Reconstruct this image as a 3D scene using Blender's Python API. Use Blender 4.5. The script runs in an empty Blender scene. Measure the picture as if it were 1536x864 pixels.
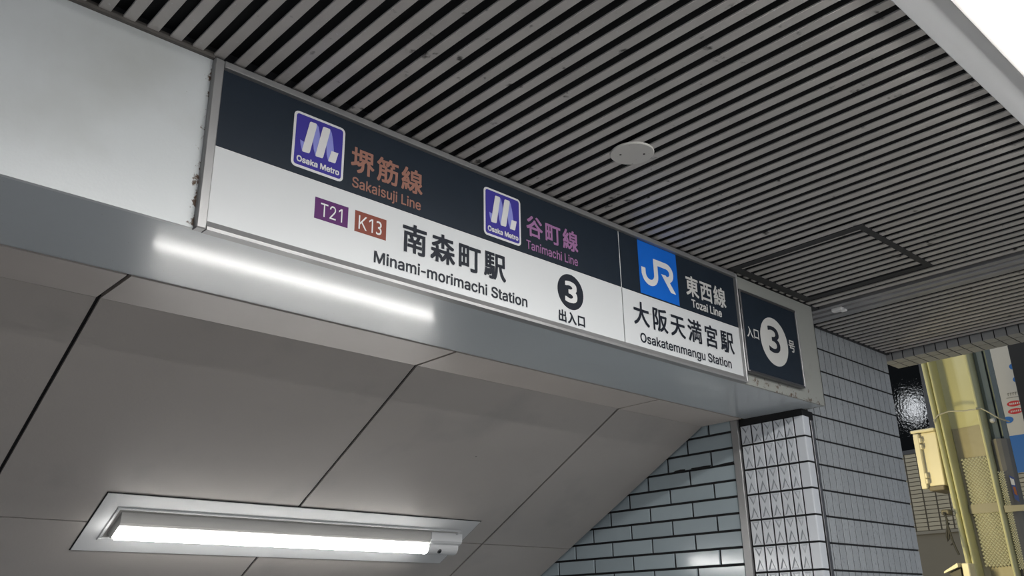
import bpy, bmesh, math, random
from mathutils import Vector, Matrix

# ------------------------------------------------------------------ camera, world, exposure
D = 1.65            # metres from the lens to the sign plane; proportions below are multiples of it
EYE = 1.5           # eye height above the pavement


def P(x, y, z):
    return Vector((x * D, y * D, EYE + z * D))


SC = bpy.context.scene
COL = SC.collection
cam_data = bpy.data.cameras.new('camera')
cam_data.sensor_fit = 'HORIZONTAL'
cam_data.sensor_width = 36.0
cam_data.lens = 36.0 * 1337.94 / 1536.0
cam_data.clip_start = 0.02
cam_data.clip_end = 200
cam = bpy.data.objects.new('camera', cam_data)
COL.objects.link(cam)
right = Vector((0.73150424, -0.68162362, -0.01705234))
down = Vector((0.22702569, 0.26706922, -0.93655399))
fwd = Vector((0.64293147, 0.68122190, 0.35010834))
cam.matrix_world = Matrix(((right.x, -down.x, -fwd.x, 0), (right.y, -down.y, -fwd.y, 0),
                           (right.z, -down.z, -fwd.z, EYE), (0, 0, 0, 1)))
SC.camera = cam

SC.view_settings.view_transform = 'Standard'
SC.view_settings.look = 'None'
SC.view_settings.exposure = 1.2
SC.view_settings.gamma = 1.0
SC.view_settings.use_curve_mapping = False

world = bpy.data.worlds.new('night_street')
SC.world = world
world.use_nodes = True
world.node_tree.nodes['Background'].inputs[0].default_value = (0.80, 0.88, 1.0, 1)
world.node_tree.nodes['Background'].inputs[1].default_value = 0.16

LAMP_CANOPY = 42.0     # emission of the canopy diffusers
LAMP_CANOPY_FAR = 60.0
LAMP_STAIR = 14.0      # emission of the stair tube


def area_light(name, loc, target, sx, sy, power, color):
    l = bpy.data.lights.new(name, 'AREA')
    l.shape = 'RECTANGLE'
    l.size, l.size_y, l.energy, l.color = sx, sy, power, color
    o = bpy.data.objects.new(name, l)
    COL.objects.link(o)
    o.location = loc
    o.rotation_euler = (Vector(target) - Vector(loc)).to_track_quat('-Z', 'Y').to_euler()
    return o


# warm shop light of the side street, round the corner behind the tiled wall
sl = bpy.data.lights.new('street_light', 'POINT')
sl.energy, sl.color, sl.shadow_soft_size = 48, (1.0, 0.84, 0.42), 0.18
slo = bpy.data.objects.new('street_light', sl)
COL.objects.link(slo)
slo.location = P(3.55, 2.1, 0.40)
# unseen cool light, added for the blotch mirrored in the dark window
area_light('added_glint_light', P(1.6, 4.75, 2.50), P(5.0, 2.8, 0.9), 0.35, 0.45, 20, (0.92, 0.96, 1.0))

# ------------------------------------------------------------------ helpers
rnd = random.Random(7)


def tag(o, label=None, cat=None, group=None, kind=None):
    if label: o['label'] = label
    if cat: o['category'] = cat
    if group: o['group'] = group
    if kind: o['kind'] = kind
    return o


def empty(name, loc, rot=(0, 0, 0), parent=None):
    o = bpy.data.objects.new(name, None)
    o.empty_display_size = 0.05
    COL.objects.link(o)
    o.location = loc
    o.rotation_euler = rot
    return o


def place(o, parent):
    """parent o (whose location is in world axes) under an unrotated parent"""
    if parent is not None:
        o.parent = parent
        o.location = o.location - world_loc(parent)


def world_loc(o):
    v = Vector(o.location)
    if o.parent: v = v + world_loc(o.parent)
    return v


class MB:
    def __init__(self):
        self.bm = bmesh.new()

    def box(self, a, b, ch=0.0):
        a, b = Vector(a), Vector(b)
        lo = Vector((min(a[i], b[i]) for i in range(3)))
        hi = Vector((max(a[i], b[i]) for i in range(3)))
        r = bmesh.ops.create_cube(self.bm, size=1.0)
        for v in r['verts']:
            v.co = Vector((lo[i] + (v.co[i] + 0.5) * (hi[i] - lo[i]) for i in range(3)))
        if ch > 0:
            es = list({e for v in r['verts'] for e in v.link_edges})
            bmesh.ops.bevel(self.bm, geom=es, offset=ch, segments=1, affect='EDGES')
        return self

    def poly(self, pts):
        vs = [self.bm.verts.new(p) for p in pts]
        return self.bm.faces.new(vs)

    def prism(self, pts, ext):
        """closed polygon of 3D points pushed along ext"""
        ext = Vector(ext)
        a = [self.bm.verts.new(p) for p in pts]
        b = [self.bm.verts.new(Vector(p) + ext) for p in pts]
        n = len(a)
        self.bm.faces.new(a)
        self.bm.faces.new(b[::-1])
        for i in range(n):
            self.bm.faces.new((a[i], b[i], b[(i + 1) % n], a[(i + 1) % n]))
        return self

    def tube(self, path, r, seg=8, closed=False):
        path = [Vector(p) for p in path]
        rings = []
        n = len(path)
        for i, p in enumerate(path):
            t = (path[min(i + 1, n - 1)] - path[max(i - 1, 0)]).normalized()
            u = t.orthogonal().normalized() if abs(t.z) > .9 else t.cross(Vector((0, 0, 1))).normalized()
            w = t.cross(u)
            rings.append([self.bm.verts.new(p + r * (math.cos(k * 2 * math.pi / seg) * u + math.sin(k * 2 * math.pi / seg) * w)) for k in range(seg)])
        for i in range(n - 1):
            for k in range(seg):
                self.bm.faces.new((rings[i][k], rings[i][(k + 1) % seg], rings[i + 1][(k + 1) % seg], rings[i + 1][k]))
        self.bm.faces.new(rings[0][::-1])
        self.bm.faces.new(rings[-1])
        return self

    def disc(self, c, r, h, axis, seg=40, ch=0.0):
        """cylinder from c along axis (unit) by h"""
        axis = Vector(axis).normalized()
        u = axis.orthogonal().normalized()
        w = axis.cross(u)
        c = Vector(c)
        def ring(rr, hh):
            return [self.bm.verts.new(c + axis * hh + rr * (math.cos(k * 2 * math.pi / seg) * u + math.sin(k * 2 * math.pi / seg) * w)) for k in range(seg)]
        rs = [ring(r, 0), ring(r, h - ch)]
        if ch > 0: rs.append(ring(r - ch, h))
        for i in range(len(rs) - 1):
            for k in range(seg):
                self.bm.faces.new((rs[i][k], rs[i][(k + 1) % seg], rs[i + 1][(k + 1) % seg], rs[i + 1][k]))
        self.bm.faces.new(rs[0][::-1])
        self.bm.faces.new(rs[-1])
        return self

    def mesh(self, name, mat, smooth=False):
        bmesh.ops.recalc_face_normals(self.bm, faces=self.bm.faces)
        me = bpy.data.meshes.new(name)
        self.bm.to_mesh(me)
        self.bm.free()
        for m in (mat if isinstance(mat, (list, tuple)) else [mat]): me.materials.append(m)
        if smooth:
            for p in me.polygons: p.use_smooth = True
        return me

    def build(self, name, mat, parent=None, smooth=False, **kw):
        """mesh was given in world axes: put the origin at its base centre"""
        me = self.mesh(name, mat, smooth)
        n = len(me.vertices)
        xs = [v.co for v in me.vertices]
        c = Vector(((min(v.x for v in xs) + max(v.x for v in xs)) / 2, (min(v.y for v in xs) + max(v.y for v in xs)) / 2, min(v.z for v in xs)))
        me.transform(Matrix.Translation(-c))
        o = bpy.data.objects.new(name, me)
        COL.objects.link(o)
        o.location = c
        place(o, parent)
        return tag(o, **kw)

    def local(self, name, mat, parent, smooth=False, **kw):
        """mesh given in the parent's own axes"""
        me = self.mesh(name, mat, smooth)
        o = bpy.data.objects.new(name, me)
        COL.objects.link(o)
        o.parent = parent
        return tag(o, **kw)


def piece(name, me, loc, parent, **kw):
    o = bpy.data.objects.new(name, me)
    COL.objects.link(o)
    o.location = loc
    place(o, parent)
    return tag(o, **kw)


# ------------------------------------------------------------------ materials
def mat(name, color, rough=0.5, metal=0.0, var=0.0, scale=8.0, bump=0.0, bscale=60.0, rvar=0.0, rand=0.0,
        spec=0.5, stain=None, stain_scale=5.0, stain_lo=0.55, stain_hi=0.7, coat=0.0, aniso=None, speck=None, speck_scale=120.0, speck_lo=.68):
    m = bpy.data.materials.new(name)
    m.use_nodes = True
    nt = m.node_tree
    N, L = nt.nodes, nt.links
    b = N['Principled BSDF']
    b.inputs['Base Color'].default_value = (*color, 1)
    b.inputs['Roughness'].default_value = rough
    b.inputs['Metallic'].default_value = metal
    b.inputs['Specular IOR Level'].default_value = spec
    b.inputs['Coat Weight'].default_value = coat
    b.inputs['Coat Roughness'].default_value = 0.10
    geo = N.new('ShaderNodeNewGeometry')
    vec = geo.outputs['Position']
    if aniso:
        mp = N.new('ShaderNodeMapping')
        mp.inputs['Scale'].default_value = aniso
        L.new(vec, mp.inputs['Vector'])
        vec = mp.outputs['Vector']

    def noise(s, det=5.0):
        n = N.new('ShaderNodeTexNoise')
        n.inputs['Scale'].default_value = s
        n.inputs['Detail'].default_value = det
        L.new(vec, n.inputs['Vector'])
        return n.outputs['Fac']

    def math_(op, a, bb, clamp=False):
        n = N.new('ShaderNodeMath')
        n.operation = op
        n.use_clamp = clamp
        for i, v in enumerate((a, bb)):
            if isinstance(v, (int, float)): n.inputs[i].default_value = v
            else: L.new(v, n.inputs[i])
        return n.outputs[0]

    def ramp(f, lo, hi):
        n = N.new('ShaderNodeMapRange')
        n.inputs['From Min'].default_value = lo
        n.inputs['From Max'].default_value = hi
        L.new(f, n.inputs['Value'])
        return n.outputs['Result']

    col = None
    if var or rand:
        f = 1.0
        if var: f = math_('ADD', math_('MULTIPLY', math_('SUBTRACT', noise(scale), 0.5), var * 2), 1.0)
        if rand:
            oi = N.new('ShaderNodeObjectInfo')
            f = math_('MULTIPLY', f, math_('ADD', math_('MULTIPLY', math_('SUBTRACT', oi.outputs['Random'], 0.5), rand * 2), 1.0))
        vm = N.new('ShaderNodeVectorMath')
        vm.operation = 'SCALE'
        vm.inputs[0].default_value = color
        L.new(f, vm.inputs['Scale'])
        col = vm.outputs[0]

    def mixin(col, fac, c2):
        mx = N.new('ShaderNodeMix')
        mx.data_type = 'RGBA'
        L.new(fac, mx.inputs['Factor'])
        if col is None: mx.inputs['A'].default_value = (*color, 1)
        else: L.new(col, mx.inputs['A'])
        mx.inputs['B'].default_value = (*c2, 1)
        return mx.outputs['Result']
    if stain: col = mixin(col, ramp(noise(stain_scale, 8.0), stain_lo, stain_hi), stain)
    if speck: col = mixin(col, ramp(noise(speck_scale, 2.0), speck_lo, speck_lo + .04), speck)
    if col is not None: L.new(col, b.inputs['Base Color'])
    if rvar:
        L.new(math_('ADD', math_('MULTIPLY', math_('SUBTRACT', noise(scale * 1.7), 0.5), rvar * 2), rough, True), b.inputs['Roughness'])
    if bump:
        bn = N.new('ShaderNodeBump')
        bn.inputs['Strength'].default_value = bump
        bn.inputs['Distance'].default_value = 0.002
        L.new(noise(bscale), bn.inputs['Height'])
        L.new(bn.outputs['Normal'], b.inputs['Normal'])
    return m


def rust_mat(name, color, rust_x=None, rust_z=None, rough=0.4, amount=1.0, x_sign=1, **kw):
    """painted steel with rust creeping in from an edge of the sheet (world x and world z of that edge)"""
    m = mat(name, color, rough, var=0.05, scale=3, bump=0.12, bscale=160, **kw)
    nt = m.node_tree
    N, L = nt.nodes, nt.links
    b = N['Principled BSDF']
    geo = N.new('ShaderNodeNewGeometry')
    sep = N.new('ShaderNodeSeparateXYZ')
    L.new(geo.outputs['Position'], sep.inputs[0])
    ns = N.new('ShaderNodeTexNoise')
    ns.inputs['Scale'].default_value = 38
    ns.inputs['Detail'].default_value = 8
    ns.inputs['Roughness'].default_value = 0.7
    L.new(geo.outputs['Position'], ns.inputs['Vector'])

    def edge(out, at, width):
        s = N.new('ShaderNodeMath'); s.operation = 'SUBTRACT'; s.inputs[1].default_value = at
        L.new(out, s.inputs[0])
        a = N.new('ShaderNodeMath'); a.operation = 'ABSOLUTE'
        L.new(s.outputs[0], a.inputs[0])
        r = N.new('ShaderNodeMapRange')
        r.inputs['From Min'].default_value = 0; r.inputs['From Max'].default_value = width
        r.inputs['To Min'].default_value = 1; r.inputs['To Max'].default_value = 0
        L.new(a.outputs[0], r.inputs['Value'])
        return r.outputs[0]
    fs = []
    if rust_x is not None: fs.append(edge(sep.outputs['X'], rust_x[0], rust_x[1]))
    if rust_z is not None: fs.append(edge(sep.outputs['Z'], rust_z[0], rust_z[1]))
    if len(fs) == 2:
        mul = N.new('ShaderNodeMath'); mul.operation = 'MULTIPLY' if amount < 0 else 'MAXIMUM'
        L.new(fs[0], mul.inputs[0]); L.new(fs[1], mul.inputs[1])
        f = mul.outputs[0]
    else: f = fs[0]
    ad = N.new('ShaderNodeMath'); ad.operation = 'MULTIPLY_ADD'
    L.new(f, ad.inputs[0]); ad.inputs[1].default_value = 0.28 * abs(amount)
    L.new(ns.outputs['Fac'], ad.inputs[2])
    r = N.new('ShaderNodeMapRange')
    r.inputs['From Min'].default_value = 0.70; r.inputs['From Max'].default_value = 0.76
    L.new(ad.outputs[0], r.inputs['Value'])
    mx = N.new('ShaderNodeMix'); mx.data_type = 'RGBA'
    L.new(r.outputs[0], mx.inputs['Factor'])
    src = b.inputs['Base Color'].links[0].from_socket
    L.new(src, mx.inputs['A'])
    mx.inputs['B'].default_value = (0.085, 0.045, 0.02, 1)
    L.new(mx.outputs['Result'], b.inputs['Base Color'])
    return m


def emit(name, color, strength):
    m = bpy.data.materials.new(name)
    m.use_nodes = True
    b = m.node_tree.nodes['Principled BSDF']
    b.inputs['Base Color'].default_value = (0.8, 0.8, 0.8, 1)
    b.inputs['Emission Color'].default_value = (*color, 1)
    b.inputs['Emission Strength'].default_value = strength
    return m


M_slat = mat('slat_metal', (0.47, 0.45, 0.435), 0.38, var=0.18, scale=9, bump=0.25, bscale=220, rand=0.06,
             stain=(0.06, 0.055, 0.05), stain_scale=26, stain_lo=.66, stain_hi=.74, speck=(0.55, 0.55, 0.56), speck_scale=110, speck_lo=.69)
M_void = mat('void_black', (0.004, 0.0045, 0.006), 0.8)
M_hatch = mat('hatch_metal', (0.028, 0.029, 0.032), 0.6, var=0.15)
M_track = mat('track_metal', (0.36, 0.36, 0.37), 0.36, metal=0.3, var=0.25, scale=6, bump=0.3, bscale=90)
M_cover = mat('cover_plate', (0.60, 0.59, 0.56), 0.5, var=0.08, speck=(.2, .2, .19), speck_lo=.7)
M_white_board = rust_mat('white_painted_board', (0.60, 0.63, 0.64), rust_x=(0.402 * D, 0.022), rough=0.33, amount=0.75,
                         stain=(0.50, 0.52, 0.51), stain_scale=2.5, stain_lo=.5, stain_hi=.7)
M_end_board = rust_mat('grey_end_board', (0.33, 0.34, 0.315), rust_z=(EYE + 0.463 * D, 0.07), rough=0.5, amount=0.62,
                       stain=(0.26, 0.26, 0.23), stain_scale=6)
M_soffit = mat('soffit_paint', (0.46, 0.505, 0.535), 0.30, var=0.06, scale=5, bump=0.05, bscale=150, rvar=0.04, coat=0.30,
               speck=(0.25, 0.25, 0.24), speck_scale=160, speck_lo=.74)
M_lip = mat('soffit_lip', (0.50, 0.455, 0.42), 0.45, var=0.12, scale=4, bump=0.1)
M_panel = mat('stair_ceiling_panel', (0.46, 0.428, 0.402), 0.42, var=0.09, scale=3, bump=0.15, bscale=120,
              stain=(0.41, 0.385, 0.365), stain_scale=4, speck=(0.05, 0.045, 0.04), speck_scale=22, speck_lo=.80)
M_joint = mat('joint_black', (0.005, 0.005, 0.006), 0.7)
M_alu = mat('aluminium', (0.33, 0.33, 0.33), 0.40, metal=0.5, var=0.08, scale=7, rvar=0.1)
M_alu_dark = mat('aluminium_dark', (0.13, 0.13, 0.135), 0.35, metal=0.8)
M_trimbrown = mat('trim_brown', (0.12, 0.11, 0.10), 0.6, var=0.2, scale=30, bump=0.3)
M_sign_white = mat('sign_white', (0.66, 0.68, 0.69), 0.28, var=0.02, speck=(.45, .45, .43), speck_scale=30, speck_lo=.78)
M_sign_black = mat('sign_black', (0.011, 0.019, 0.031), 0.45, spec=.25, var=0.12, scale=14, rvar=.06)
M_ink = mat('print_black', (0.016, 0.02, 0.03), 0.4, spec=.2)
M_print_white = mat('print_white', (0.72, 0.72, 0.72), 0.35)
M_soft_white = mat('print_soft_white', (0.60, 0.60, 0.58), 0.35)  # even off-white print
M_brown = mat('print_brown', (0.33, 0.165, 0.125), 0.4, spec=.2)
M_pink = mat('print_mauve', (0.35, 0.17, 0.34), 0.4, spec=.2)
M_blue = mat('print_indigo', (0.055, 0.045, 0.30), 0.35, spec=.2)
M_violet = mat('print_violet', (0.27, 0.29, 0.68), 0.35, spec=.2)
M_jr = mat('print_blue', (0.008, 0.135, 0.60), 0.35, spec=.2)
M_purple = mat('print_purple', (0.10, 0.022, 0.13), 0.4, spec=.2)
M_redbrown = mat('print_redbrown', (0.23, 0.062, 0.042), 0.4, spec=.2)
M_brick = mat('glazed_brick', (0.37, 0.44, 0.475), 0.16, var=0.05, scale=9, bump=0.10, bscale=40, rand=0.05, rvar=0.04, coat=0.3)
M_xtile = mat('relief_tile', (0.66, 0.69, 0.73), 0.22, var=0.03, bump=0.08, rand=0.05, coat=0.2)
M_xshade = mat('relief_painted_shade', (0.25, 0.27, 0.295), 0.3)  # shading of the relief grooves, painted as a darker colour
M_otile = mat('grey_tile', (0.37, 0.395, 0.415), 0.42, var=0.10, scale=60, bump=0.15, bscale=200, rand=0.06,
              stain=(0.28, 0.30, 0.32), stain_scale=90, stain_lo=.58, stain_hi=.66)
M_ftile = mat('fascia_tile', (0.30, 0.305, 0.31), 0.4, var=0.08, scale=50, rand=0.05)
M_flange = mat('lamp_housing', (0.66, 0.67, 0.68), 0.5, var=0.02)
M_reflector = mat('lamp_reflector', (0.50, 0.49, 0.47), 0.4, var=0.06, scale=20)
M_floor = mat('pavement', (0.36, 0.35, 0.34), 0.6, var=0.1)
M_diff = emit('diffuser', (1.0, 0.985, 0.96), LAMP_CANOPY)
M_diff_far = emit('diffuser_far', (1.0, 0.985, 0.96), LAMP_CANOPY_FAR)
M_tube = emit('tube_diffuser', (1.0, 0.985, 0.95), LAMP_STAIR)
M_lens = mat('sensor_lens', (0.02, 0.02, 0.02), 0.15)

# ------------------------------------------------------------------ large structure
ZC = 0.71           # underside of the slats
ZB = 0.4615         # underside of the beam
YW = 1.08           # tiled street wall
XS = 1.925          # side wall of the stair
TH = math.atan(0.56)
FY = 1.327

# pavement and stairs
MB().box(P(-6, -8, -0.909) - Vector((0, 0, .15)), P(14, 1.25, -0.909)).build('floor', M_floor, kind='structure')
MB().box(P(XS + .05, 1.25, -0.909) - Vector((0, 0, .15)), P(14, 9, -0.909)).build('floor', M_floor, kind='structure')
st = MB()
for k in range(14):
    y0 = 1.25 * D + k * 0.28
    z0 = -0.17 * (k + 1)
    st.box((-0.5, y0, z0 - 0.3), (XS * D + .05, y0 + 0.30, z0))
st.build('floor', M_floor, kind='structure')

# canopy ceiling: dark cavity with one slat after another below it
SLAT_W, PITCH, SD = 0.0154, 0.0298, 0.015
ceil = MB().box(P(-0.9, -2.2, ZC + SD), P(2.52, YW + .03, ZC + SD + .03)).build('ceiling', M_void, kind='structure')


def slat_mesh(length):
    """shallow folded strip hung below the dark cavity"""
    w, h = SLAT_W * D / 2, 0.0045
    pts = [(-w, 0, h), (-w, 0, .0012), (-w + .0012, 0, 0), (w - .0012, 0, 0), (w, 0, .0012), (w, 0, h)]
    return MB().prism([Vector(p) for p in pts], (0, length, 0)).mesh('slat', M_slat)


TRX0, TRX1 = 1.9875, 2.0700
y_lamp1, y_lamp0 = 0.335, 0.165
slat_long = slat_mesh((0.998 - y_lamp1) * D)
slat_wall = slat_mesh((YW - 0.004 - y_lamp1) * D)
slat_back = slat_mesh((y_lamp0 + 1.05) * D)
x = 0.2817 + 0.0077 - 30 * PITCH
i = 0
while x < 2.50:
    if x < TRX0 - 0.004:
        piece('slat', slat_long, P(x, y_lamp1, ZC), ceil)
        piece('slat', slat_back, P(x, -1.05, ZC), ceil)
    elif x > TRX1 + 0.006:
        piece('slat', slat_wall, P(x, y_lamp1, ZC), ceil)
        piece('slat', slat_back, P(x, -1.05, ZC), ceil)
    x += PITCH
# plain border strip against the right fascia and above the street wall
MB().box(P(-0.9, 0.998, ZC - .0005), P(XS + .06, YW + .02, ZC + SD)).build('border_strip', M_hatch, ceil)
MB().box(P(2.503, -1.05, ZC + .002), P(2.516, YW, ZC + SD)).build('border_strip', M_hatch, ceil)
MB().box(P(TRX1, YW - .008, ZC - .002), P(2.516, YW, ZC + .004)).build('border_strip', M_hatch, ceil)

# ---- beam over the stair
beam = MB().box(P(-0.25, 1.004, ZB + .004), P(1.944, 1.20, ZC - .001)).build('trim_1', M_end_board, kind='structure')
MB().box(P(-0.25, 0.9975, ZB - .0004), P(0.4025, 1.0035, 0.7055)).build('fascia_board', M_white_board, beam, label='off-white painted board, rusting at its right edge')
MB().box(P(-0.25, 0.992, 0.7058), P(0.4025, 1.004, ZC + .004)).build('edge_strip', M_trimbrown, beam)
eb = MB()
eb.box(P(1.608, 0.9985, ZB - .0005), P(1.9455, 1.004, 0.7065))
eb.box(P(1.9442, 0.9985, ZB - .0005), P(1.9457, YW - .002, 0.7065))
eb.build('end_board', M_end_board, beam, label='grey-green end board with rust along its bottom edge')
# glossy soffit, slightly rolled towards the lip at the back
sf = MB()
prof = [(0.999, ZB), (1.2085, ZB + .0020), (1.2085, ZB + .006), (0.999, ZB + .0035)]
sf.prism([P(-0.25, y, z) for y, z in prof], (1.9455 * D + .25 * D, 0, 0))
sf.build('soffit_sheet', M_soffit, beam, label='glossy blue-grey painted soffit sheet')

# ---- stair ceiling: flat strip then slope, in panels with dark joints
sc_ = MB()
yb, zb_ = 2.9, ZB - 0.56 * (2.9 - FY)
sc_.prism([P(-0.30, 1.2085, ZB + .006), P(-0.30, FY, ZB + .006), P(-0.30, yb, zb_ + .006), P(-0.30, yb, zb_ + .03), P(-0.30, FY, ZB + .03), P(-0.30, 1.2085, ZB + .03)],
          (2.30 * D, 0, 0))
stair_ceiling = sc_.build('ceiling', M_joint, kind='structure')
JX = [-0.30, -0.184, 0.4062, 0.9963, 1.5870, XS - .006]
G = 0.0032
for a, b in zip(JX[:-1], JX[1:]):
    MB().box(P(a + G, 1.2095, ZB), P(b - G, FY - .0004, ZB + .006)).build('panel', M_lip, stair_ceiling)
rows = [0.0, 0.556, 1.112, 1.668]
ct, sn = math.cos(TH), math.sin(TH)


def slope_pt(x, v, n):
    """point on the sloping ceiling: v down the slope, n out of it (into the stair)"""
    return P(x, FY + v * ct - n * sn, ZB - v * sn - n * ct)


for r0, r1 in zip(rows[:-1], rows[1:]):
    for a, b in zip(JX[:-1], JX[1:]):
        q = MB()
        e0 = 0.0003 if r0 == 0 else G * .6
        q.prism([slope_pt(a + G, r0 + e0, 0), slope_pt(b - G, r0 + e0, 0), slope_pt(b - G, r1 - G * .6, 0), slope_pt(a + G, r1 - G * .6, 0)],
                slope_pt(0, 0, -.0045) - slope_pt(0, 0, 0))
        q.build('panel', M_panel, stair_ceiling)

# left side wall of the stair (outside the frame)
MB().box(P(-0.40, 1.0, -0.909 - 1.2), P(-0.30, 2.9, ZB + .02)).build('wall_left', M_joint, kind='structure')

# ---- right side wall of the stair: glazed bricks in running bond
wall_brick = MB().box(P(XS + .004, 1.235, -2.2), P(XS + .03, 2.9, ZB + .02)).build('wall_right', M_joint, kind='structure')
BR_Z, BR_L, Y_T = 0.03985, 0.1375, 1.2475


def tile_mesh(name, m, w, h, d, ch, axis):
    """tile whose face looks along -x (axis 'x') or -y (axis 'y'); origin at low corner of its face"""
    q = MB()
    def v(a, b, c):
        return Vector((c, a, b)) if axis == 'x' else Vector((a, c, b))
    back = [v(0, 0, d), v(w, 0, d), v(w, h, d), v(0, h, d)]
    mid = [v(0, 0, ch), v(w, 0, ch), v(w, h, ch), v(0, h, ch)]
    fr = [v(ch, ch, 0), v(w - ch, ch, 0), v(w - ch, h - ch, 0), v(ch, h - ch, 0)]
    B, Mi, F = ([q.bm.verts.new(p) for p in s] for s in (back, mid, fr))
    q.bm.faces.new(F)
    for i in range(4):
        j = (i + 1) % 4
        q.bm.faces.new((F[i], F[j], Mi[j], Mi[i]))
        q.bm.faces.new((Mi[i], Mi[j], B[j], B[i]))
    return q.mesh(name, m)


gap = 0.0056
bricks = {}
low = MB()
zr = 0.4371
k = 0
while zr - k * BR_Z > -1.6:
    z1 = zr - (k - 1) * BR_Z - gap / 2
    z0 = zr - k * BR_Z + gap / 2
    # courses alternate: the half brick stands against the steel post
    start = 1.3150 - BR_L / 2 * 1.0 if k % 2 == 0 else 1.3150
    edges = [Y_T]
    y = 1.3150 if k % 2 == 0 else 1.3850
    while y < 2.9:
        edges.append(y)
        y += BR_L
    for a, b in zip(edges[:-1], edges[1:]):
        a2, b2 = a + (gap / 2 if a > Y_T else .001), b - gap / 2
        zs = ZB - 0.56 * (a2 - FY)         # slope height at the near end
        if a2 > FY and z0 > zs + .01: continue
        zt = min(z1, ZB + .006)
        if z0 > 0.05 and a2 < 2.05:
            key = (round(b2 - a2, 4), round(zt - z0, 4))
            if key not in bricks:
                bricks[key] = tile_mesh('brick', M_brick, key[0] * D, key[1] * D, 0.010, 0.0016, 'x')
            piece('brick', bricks[key], P(XS, a2, z0), wall_brick)
        elif b2 < 2.9:
            low.box(P(XS, a2, z0), P(XS + .006, b2, zt))
    k += 1
q = MB()
for pts in ([(1.3970, .3625), (1.4120, .3635), (1.4280, .3625), (1.4370, .3585), (1.3980, .3590)],
            [(1.3150, .3625), (1.3400, .3635), (1.3560, .3625), (1.3760, .3630), (1.3800, .3600), (1.3550, .3595), (1.3200, .3590)],
            [(1.2480, .3630), (1.2700, .3625), (1.2900, .3610), (1.3050, .3590), (1.2500, .3590)]):
    q.prism([P(XS - .0004, a, b) for a, b in pts], (.0006, 0, 0))
q.build('chipped_edge', M_joint, wall_brick, kind='stuff')
low.build('brick_courses', M_brick, wall_brick, kind='stuff')

# steel post between bricks and relief tiles
MB().box(P(XS - .0045, 1.2250, -0.909), P(XS + .012, 1.2455, ZB + .004), 0.002).build('trim_2', M_alu, kind='structure')

# ---- relief-tiled pillar
PY0, PX1 = 1.0475, 1.9565
pillar = MB().box(P(XS + .0035, PY0 + .0035, -0.909), P(PX1, 1.2245, ZB + .003)).build('wall_pillar', M_joint, kind='structure')
ZR, RP = 0.3970, 0.05995
tj = [1.2220, 1.1905, 1.1595, 1.1297, 1.0995, 1.0735]


def relief_tile(w, h):
    """plain glazed face with two sunken triangles meeting at the waist"""
    q = MB()
    d, ch, rec = 0.009, 0.0012, 0.0032
    w_, h_ = w, h
    V = lambda a, b, c: q.bm.verts.new(Vector((c, a, b)))
    back = [V(0, 0, d), V(w_, 0, d), V(w_, h_, d), V(0, h_, d)]
    mid = [V(0, 0, ch), V(w_, 0, ch), V(w_, h_, ch), V(0, h_, ch)]
    c0 = [V(ch, ch, 0), V(w_ - ch, ch, 0), V(w_ - ch, h_ - ch, 0), V(ch, h_ - ch, 0)]
    m = w_ * .12
    F = q.bm.faces.new

    def pocket(z_base, z_apex):
        """sunken triangle: base near the tile's edge, apex at the waist"""
        o_ = [(m, z_base), (w_ - m, z_base), (w_ / 2, z_apex)]
        cx_, cz_ = w_ / 2, (2 * z_base + z_apex) / 3
        out = [V(a, b, 0) for a, b in o_]
        k_ = 0.60
        inn = [V(cx_ + (a - cx_) * k_, cz_ + (b - cz_) * k_, rec) for a, b in o_]
        F(inn)
        for i in range(3):
            j = (i + 1) % 3
            F((out[i], out[j], inn[j], inn[i])).material_index = 0 if i == 0 else 1  # slanting walls carry the painted shade
        return out
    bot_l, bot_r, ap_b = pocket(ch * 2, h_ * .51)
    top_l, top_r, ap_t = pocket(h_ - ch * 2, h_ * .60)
    F((c0[0], bot_l, ap_b, ap_t, top_l, c0[3]))
    F((bot_r, c0[1], c0[2], top_r, ap_t, ap_b))
    F((c0[0], c0[1], bot_r, bot_l)); F((c0[2], c0[3], top_l, top_r))
    for i in range(4):
        j = (i + 1) % 4
        F((mid[i], mid[j], back[j], back[i]))
    F((c0[1], c0[2], mid[2], mid[1])); F((c0[3], c0[0], mid[0], mid[3]))
    F((mid[0], mid[1], c0[1], c0[0])); F((mid[2], mid[3], c0[3], c0[2]))
    return q.mesh('tile', [M_xtile, M_xshade])


tg = 0.0046
tiles = {}
for k in range(22):
    z0 = ZR - k * RP + tg / 2
    z1 = ZR - (k - 1) * RP - tg / 2
    if k == 0: z1 = 0.4445
    for c in range(5):
        a, b = tj[c + 1] + tg / 2, tj[c] - tg / 2
        key = (round(b - a, 4), round(z1 - z0, 4))
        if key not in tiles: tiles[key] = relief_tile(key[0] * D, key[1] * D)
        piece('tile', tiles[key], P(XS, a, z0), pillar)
    # corner tile wrapping round to the street side
    key = ('c', round(z1 - z0, 4))
    if key not in tiles:
        h = (z1 - z0) * D
        w1 = (tj[5] - tg / 2 - PY0) * D
        w2 = (PX1 - XS) * D * .98
        q = MB()
        q.prism([Vector((0, w1, 0)), Vector((0, .004, 0)), Vector((.0015, .0008, 0)), Vector((.005, 0, 0)), Vector((w2, .004, 0)), Vector((w2, .012, 0)), Vector((.009, .012, 0)), Vector((.009, w1, 0))], (0, 0, h))
        tiles[key] = q.mesh('corner_tile', M_xtile)
    piece('corner_tile', tiles[key], P(XS, PY0, z0), pillar)
# dark slot and shutter guide between pillar and street wall
MB().box(P(PX1, PY0 + .008, -0.909), P(1.9870, YW + .004, ZB)).build('trim_3', M_joint, kind='structure')
MB().box(P(1.9655, PY0 + .003, -0.909), P(1.9770, PY0 + .008, 0.4390), 0.002).build('trim_4', M_alu_dark, kind='structure')

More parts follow.
